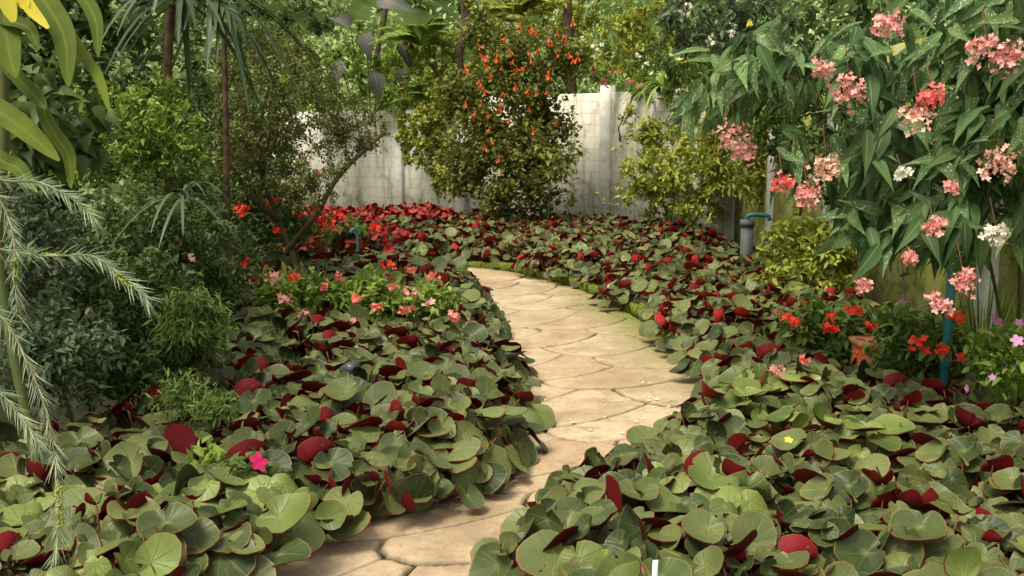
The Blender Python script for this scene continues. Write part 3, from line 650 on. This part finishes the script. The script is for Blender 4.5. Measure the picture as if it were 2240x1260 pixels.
# needle-leaved branches
root=thing('needle_leaved_shrub','silvery needle-leaved shrub reaching in from the left foreground','shrub',(-1.75,2.3,0)); st=[];nd=[]
tw=[([(-120,330),(0,392),(80,398),(150,430),(210,480)],2.5),([(-100,430),(-10,430),(30,520),(32,600),(38,690)],2.4),([(-120,500),(0,545),(110,560),(200,560),(265,605),(325,655)],2.45),([(-120,580),(0,690),(50,770),(95,880),(120,1000),(130,1120),(118,1235)],2.3),([(-100,800),(0,860),(60,930),(90,980)],2.4)]
for pts,Y in tw:
    P=smooth_poly([at(a,b,Y-.03*i) for i,(a,b) in enumerate(pts)],8); st.append(tube(P,np.linspace(.0035,.0012,len(P)),5))
    n=len(P)*7; f=rng.uniform(0,len(P)-1.01,n); i=f.astype(int); g_=(f-i)[:,None]; PP=P[i]*(1-g_)+P[i+1]*g_; tg=nrm(P[i+1]-P[i])
    rd=rng.normal(size=(n,3)); d=nrm(tg*1.0+nrm(rd-(rd*tg).sum(1,keepdims=True)*tg)*.7+np.array([0,0,-.1]))
    nd.append(scat(NEEDLE,frames(d,rng.normal(size=(n,3))*.6+np.array([0,-1,.5]),rng.uniform(.022,.06,n)),PP,rng.random(n)))
    st.append(tube([np.array([-1.75,2.3,.0]),np.array([-1.6,2.35,P[0][2]*.6]),P[0]],[.015,.01,.005],5))
build('branch',st,M_PALE,root); build('needle_foliage',nd,G_SI,root)
sph_v=[];sph_f=[]
for i in range(4):
    for k in range(6):
        a=i*math.pi/3; b_=k*math.pi/3; sph_v.append((math.sin(a)*math.cos(b_),math.sin(a)*math.sin(b_),math.cos(a)))
for i in range(3):
    for k in range(6): sph_f.append((i*6+k,(i+1)*6+k,(i+1)*6+(k+1)%6,i*6+(k+1)%6))
SPH=T(sph_v,sph_f,[(0,1)]*24)
for a,b,c,d,Y in ((32,565,36,620,2.31),(255,600,300,635,2.32),(128,1060,132,1150,2.13),(95,555,130,560,2.4)):
    p0,p1=at(a,b,Y),at(c,d,Y); n=44; q=rng.random(n)[:,None]; an=rng.uniform(0,6.28,n); off=np.stack([np.cos(an),np.sin(an),np.zeros(n)],1)*.006
    build('seed_capsule_spike',[scat(SPH,np.eye(3)[None]*np.full((n,1,1),.0035),p0*(1-q)+p1*q+off,rng.random(n))],G_YL,root)
# ------------------------------------------------------------- cane begonia on the right
cb=(2.75,5.3,0)
root=thing('cane_begonia','tall cane begonia with white-spotted pointed leaves and hanging coral clusters at right','plant',cb)
tg=ell([(2050,130,5.0,230,170,.5),(1730,120,5.5,180,110,.4),(2130,400,4.7,150,140,.35),(1960,330,4.9,120,120,.35),(1800,320,5.4,110,70,.25),(1580,200,6.0,80,80,.2),(1950,510,4.9,60,80,.2),(1880,430,5.0,60,70,.2),(2230,250,4.5,90,200,.3),(2080,510,4.9,100,40,.2),(2180,60,4.6,120,90,.3)],210)
br=grow(np.array(cb),tg,.012,.0025,pre=[[np.array(cb),at(2190,700,5.2),at(2130,450,5.2),at(2020,200,5.3)],[np.array(cb),at(2230,650,5.1),at(2220,350,5.0),at(2160,100,4.9)],[at(2060,260,5.3),at(1900,150,5.4),at(1700,130,5.6)]],bow=.16)
build('cane',wood(br,sides=5),M_TWIG,root)
build('leaf_canopy',[leaves_on(br,7,WING,.215,droop=.95,spread=.85,face=(-.2,-.8,.15),up=.55,jit=.04,rndn=.5)],G_SP,root)
for px,py,r,mt in ((1605,290,44,M_PINK),(1712,392,26,M_CORAL),(1766,420,32,M_PINK),(1808,358,38,M_BLUSH),(1858,186,42,M_PINK),(1800,145,24,M_PINK),(1945,45,34,M_PINK),(2160,95,38,M_PINK),(2215,110,38,M_PINK),(2040,205,30,M_CORAL),(2010,240,38,M_BLUSH),(2190,350,42,M_BLUSH),(2180,505,32,M_CREAM),(2045,490,22,M_PINK),(2108,605,32,M_PINK),(2052,655,26,M_PINK),(1888,620,20,M_PINK),(2080,405,14,M_PINK),(1992,560,16,M_PINK),(1630,325,26,M_PINK),(1975,375,16,M_CREAM)):
    Y=4.25 if px>1900 else 4.7
    if px<1650: Y=5.4
    cluster('flower_cluster',at(px,py,Y),r*1.05*Y/F,int(20+r*1.6),.028,mt,root,FL4,.7)
wr,_=S_('white_flowered_shrub','white and yellow flowered shrub behind the coral clusters, upper right of centre','shrub',[(1640,60,8.6,130,80,.3),(1520,60,9.2,80,90,.3)],80,22,LEAF,.08,G_GY,r0=.02,base=(2.7,9.8,0))
add_flowers(wr,[(1500,20,8.9),(1495,35,8.9),(1600,62,8.2),(1640,85,8.2),(1655,150,8.3),(1560,80,8.5),(1620,140,8.3)],.035,8,.07,M_CREAM); add_flowers(wr,[(1490,137,8.9),(1640,50,8.2)],.04,4,.04,M_YEL)
# ------------------------------------------------------------- low flowering plants
def lowplant(name,label,blobs,n,per,size,mat,fl,temp=LEAF,fname='flower_cluster',**k):
    root,_=S_(name,label,'plant',blobs,n,per,temp,size,mat,r0=.007,rmin=.002,wmat=M_STEMG)
    for px,py,Y,nn,r,s,mt in fl: cluster(fname if nn>2 else 'flower',at(px,py,Y),r*(1.25 if nn>2 else 1),int(nn*1.7) if nn>2 else nn,s*(1.2 if nn>2 else 1),mt,root,FL4 if nn>2 else FL5,.7,stems=False,face=(0,-.9,.4))
    return root
lowplant('scarlet_begonia','scarlet-flowered begonia against the wall, below the hanging coral clusters',[(1850,730,6.3,130,65,.25),(1780,720,6.3,80,60,.2)],120,13,.08,G_MD,[(1735,702,5.9,9,.05,.035,M_RED),(1815,715,5.8,8,.04,.035,M_RED),(1865,680,5.9,9,.045,.035,M_RED),(1905,712,5.7,6,.03,.035,M_RED),(1700,815,5.4,10,.05,.04,M_PINK),(1760,790,5.6,6,.03,.035,M_CORAL),(1880,772,5.7,6,.03,.035,M_ORNG),(1820,690,5.9,4,.03,.03,M_RED)])
lowplant('scarlet_begonia','scarlet-flowered begonia beside the teal pipe at the wall foot',[(2010,750,5.7,120,75,.25)],100,13,.08,G_MD,[(2010,755,5.2,9,.05,.035,M_RED),(2060,765,5.2,8,.04,.035,M_RED),(2095,690,5.3,8,.04,.035,M_ORNG),(2100,785,5.1,7,.04,.035,M_RED),(1930,742,5.3,1,.002,.055,M_CREAM),(1975,660,5.4,1,.002,.05,M_LILAC)])
lowplant('lilac_impatiens','lilac-flowered impatiens at the right edge above the foreground begonias',[(2200,780,4.8,70,70,.2)],60,12,.06,G_BR,[(2180,700,4.5,1,.002,.055,M_LILAC),(2230,705,4.5,1,.002,.055,M_LILAC),(2165,740,4.5,1,.002,.055,M_LILAC),(2225,745,4.45,1,.002,.055,M_LILAC),(2200,805,4.4,1,.002,.055,M_LILAC),(2170,825,4.4,1,.002,.05,M_LILAC),(2225,795,4.4,1,.002,.05,M_LILAC),(2115,850,4.4,1,.002,.045,M_LILAC)],fname='flower')
lowplant('pink_begonia','pink-flowered begonia bush at the path edge, on top of the left mound',[(860,660,7.5,120,60,.3),(960,670,7.3,60,45,.2),(790,640,7.7,80,60,.25)],130,12,.085,G_BR,[(780,650,7.0,10,.06,.035,M_CORAL),(770,705,6.9,8,.05,.035,M_PINK),(820,672,7.0,7,.04,.035,M_CORAL),(850,580,7.5,7,.05,.035,M_RED),(895,590,7.5,6,.04,.035,M_CORAL),(950,605,7.4,9,.05,.035,M_CORAL),(900,640,7.1,8,.05,.035,M_PINK),(890,680,6.9,9,.05,.035,M_CORAL),(935,665,6.9,7,.05,.035,M_PINK),(1000,690,6.8,9,.05,.035,M_CORAL),(1018,715,6.8,5,.03,.035,M_PINK),(860,625,7.2,5,.04,.035,M_CORAL),(740,605,7.5,6,.04,.035,M_CORAL)])
lowplant('pink_begonia','pink-flowered begonia left of the path-edge bush, under the crooked tree',[(640,640,7.7,100,60,.3)],80,12,.08,G_BR,[(595,608,7.3,7,.045,.035,M_PINK),(640,605,7.3,7,.045,.035,M_RED),(625,655,7.1,9,.05,.035,M_PINK),(660,685,7.0,6,.04,.035,M_PINK),(710,628,7.2,5,.03,.035,M_CORAL),(540,575,7.2,7,.045,.035,M_RED),(420,565,5.5,4,.03,.03,M_BLUSH)])
lowplant('scarlet_begonia','red-flowered begonia in the shade behind the crooked tree',[(650,500,11,120,45,.4)],60,10,.10,G_MD,[(595,440,9.6,8,.06,.05,M_RED),(530,460,9.0,8,.06,.05,M_RED),(700,480,10,9,.07,.05,M_RED),(650,470,10,6,.06,.05,M_RED),(610,500,9.8,6,.06,.05,M_RED),(700,380,9.2,3,.03,.05,M_MAG)])
lowplant('scarlet_begonia','red-flowered begonia among the far red leaves beside the blue tap',[(760,500,13.2,70,30,.4)],40,8,.11,G_MD,[(725,490,12.8,12,.1,.06,M_RED),(700,510,12.8,9,.08,.06,M_RED),(745,470,13,9,.08,.06,M_RED),(825,495,13,9,.08,.06,M_RED),(780,575,11,8,.06,.05,M_RED)])
lowplant('magenta_impatiens','low impatiens with one magenta bloom at the lower left path edge',[(540,1040,3.8,60,40,.1)],24,9,.055,G_DK,[(566,1010,3.35,1,.001,.06,M_MAG)],fname='flower')
r=thing('grass_tuft','tuft of thin upright green blades at the foot of the wall on the right',"grass",(2.85,5.9,0)); strap(r,(2.85,5.9,0),60,.9,.006,G_MD,'foliage',el=(1.1,1.5),dr=.15)
r=thing('grass_tuft','tuft of tall blades beside the lilac impatiens at the right edge',"grass",(2.6,5.0,0)); strap(r,(2.6,5.0,0),50,.8,.006,G_BR,'foliage',el=(1.1,1.5),dr=.15)
# ------------------------------------------------------------- pipes and small objects
r=thing('standpipe','grey standpipe with a teal elbow tap rising from the bed by the wall','pipe',at(1632,620,10.4)*np.array([1,1,0]))
p=at(1632,560,10.4); z1=at(1632,482,10.4)[2]; build('pipe',[tube([(p[0],p[1],0),(p[0],p[1],z1-.061)],.065,16)],M_GREYP,r); build('pipe_collar',[tube([(p[0],p[1],z1-.06),(p[0],p[1],z1+.005)],.078,16)],M_GREYP,r)
build('tap',[tube(smooth_poly([(p[0],p[1],z1),(p[0],p[1],z1+.04),(p[0]+.06,p[1]-.02,z1+.06),(p[0]+.2,p[1]-.03,z1+.05),(p[0]+.23,p[1]-.03,z1)],4),.022,10)],M_TEAL,r)
p=at(2068,800,5.45); r=thing('water_pipe','tall teal water pipe standing beside the scarlet begonias at right','pipe',(p[0],p[1],0))
zt=at(2068,480,5.45)[2]; build('pipe',[tube([(p[0],p[1],0),(p[0],p[1],zt)],.025,12),],M_TEAL,r)
for z_ in (.37,.99): build('pipe_joint',[tube([(p[0],p[1],z_-.05),(p[0],p[1],z_+.05)],.032,12)],M_TEAL,r)
p=at(782,520,12.9); r=thing('garden_tap','small pale blue garden tap standing among the far red begonias','tap',(p[0],p[1],0)); zt=at(782,506,12.9)[2]
build('pipe',[tube(smooth_poly([(p[0],p[1],0),(p[0],p[1],zt*.8),(p[0],p[1],zt),(p[0]-.05,p[1]-.03,zt+.03),(p[0]-.09,p[1]-.05,zt-.02)],4),.02,10)],M_TEAL,r); build('handle',[box((p[0],p[1],zt+.055),(.09,.02,.016),bev=.004),tube([(p[0],p[1],zt),(p[0],p[1],zt+.055)],.009,8)],M_TEAL,r)
p=onz(1990,905,0); r=thing('terracotta_planter','terracotta trough half hidden behind the right foreground begonias','planter',(p[0],p[1]+.35,0))
o=build('trough',[box((0,0,.17),(.42,.2,.34),bev=.012),box((0,0,.355),(.46,.24,.04),bev=.01)],M_TERRA); o.parent=r
p=at(762,812,5.6); r=thing('garden_spotlight','small dark garden spotlight half buried in the left begonia mound','lamp',(p[0],p[1],0))
build('stake',[tube([(p[0],p[1],0),(p[0],p[1],p[2])],.012,6)],M_DARKP,r); build('lamp_housing',[tube([(p[0]-.04,p[1],p[2]),(p[0]+.0,p[1]-.01,p[2]+.015),(p[0]+.06,p[1]-.03,p[2]+.02)],[.025,.04,.042],14)],M_DARKP,r)
def tagstick(px,py,Y,w,h,label):
    p=at(px,py,Y); r=build('plant_tag',[box((0,0,p[2]/2),(w,.003,p[2]),bev=.001)],M_WHITE); r.location=(p[0],p[1],0); r.rotation_euler=(.08,0,.2); tag(r,label,'plant tag')
tagstick(1426,1214,2.75,.017,.1,'white plastic plant tag sticking up among the right foreground begonias')
tagstick(1330,622,9.2,.018,.1,'small white plant tag at the mossy edging of the path')
pm=build('fallen_petal',[scat(PET,np.eye(3)[None]*.02,np.array([[0,0,.004]]),np.array([.5]))],M_PETALW); i=0
for px,py,sx,sy,n in ((1200,870,60,14,6),(1330,905,90,20,6),(1400,850,70,30,10),(1440,880,50,15,12),(1300,940,60,10,4),(1200,770,90,40,4),(1150,860,20,20,2)):
    for _ in range(n):
        q=onz(px+rng.uniform(-sx,sx),py+rng.uniform(-sy,sy),.02); o=pm if i==0 else pm.copy()
        if i: COL.objects.link(o)
        i+=1; o.location=q; o.rotation_euler=(rng.uniform(-.2,.2),rng.uniform(-.2,.2),rng.uniform(0,6)); s=rng.uniform(.6,1.3); o.scale=(s,s,s); tag(o,'small pale petal lying on the sandy path','petal','fallen petals on the path')
dm=build('fallen_leaf',[scat(LEAF,np.eye(3)[None]*.06,np.array([[0,0,.008]]),np.array([.5]))],M_BARK)
for i,(px,py) in enumerate(((1170,722),(1300,985),(870,1130))):
    o=dm if i==0 else dm.copy()
    if i: COL.objects.link(o)
    o.location=onz(px,py,.02); o.rotation_euler=(0,0,i*1.7); tag(o,['curled brown leaf lying on the far part of the path','brown leaf lying on the path near the right foreground bed','brown leaf lying on the near path by the left begonias'][i],'leaf')
yp=build('fallen_blossom',[scat(FL5,np.eye(3)[None]*.035,np.zeros((1,3)),np.array([.5]))],M_YEL); yp.location=at(1725,962,4.1); yp.rotation_euler=(.5,0,0); tag(yp,'small yellow blossom resting on the right foreground begonia leaves','blossom')
# ------------------------------------------------------------- camera, light
cd=bpy.data.cameras.new('camera'); cam=bpy.data.objects.new('camera',cd); COL.objects.link(cam); cam.location=(0,0,H); cam.rotation_euler=(math.pi/2-PITCH,0,0)
cd.sensor_width=36; cd.lens=36*F/2240; cd.clip_end=500; cd.clip_start=.05; SC.camera=cam
w=bpy.data.worlds.new('World'); SC.world=w; w.use_nodes=True; nt=w.node_tree
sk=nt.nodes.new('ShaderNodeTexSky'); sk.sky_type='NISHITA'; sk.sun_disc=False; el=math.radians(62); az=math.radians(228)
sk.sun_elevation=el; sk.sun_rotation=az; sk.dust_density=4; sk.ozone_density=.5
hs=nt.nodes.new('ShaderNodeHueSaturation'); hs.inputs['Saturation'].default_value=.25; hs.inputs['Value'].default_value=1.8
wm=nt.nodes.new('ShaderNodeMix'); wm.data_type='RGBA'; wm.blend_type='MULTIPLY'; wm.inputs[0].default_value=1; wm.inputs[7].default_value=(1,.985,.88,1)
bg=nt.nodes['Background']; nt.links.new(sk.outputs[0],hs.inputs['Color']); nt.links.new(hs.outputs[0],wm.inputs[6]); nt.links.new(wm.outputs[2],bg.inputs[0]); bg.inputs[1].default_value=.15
ld=bpy.data.lights.new('sun','SUN'); lo=bpy.data.objects.new('sun',ld); COL.objects.link(lo); ld.energy=3.0; ld.angle=math.radians(20); ld.color=(1,.92,.74)
dirv=Vector((math.sin(az)*math.cos(el),math.cos(az)*math.cos(el),math.sin(el)))
lo.rotation_euler=dirv.to_track_quat('Z','Y').to_euler()
SC.view_settings.view_transform='Standard'; SC.view_settings.look='None'; SC.view_settings.exposure=0
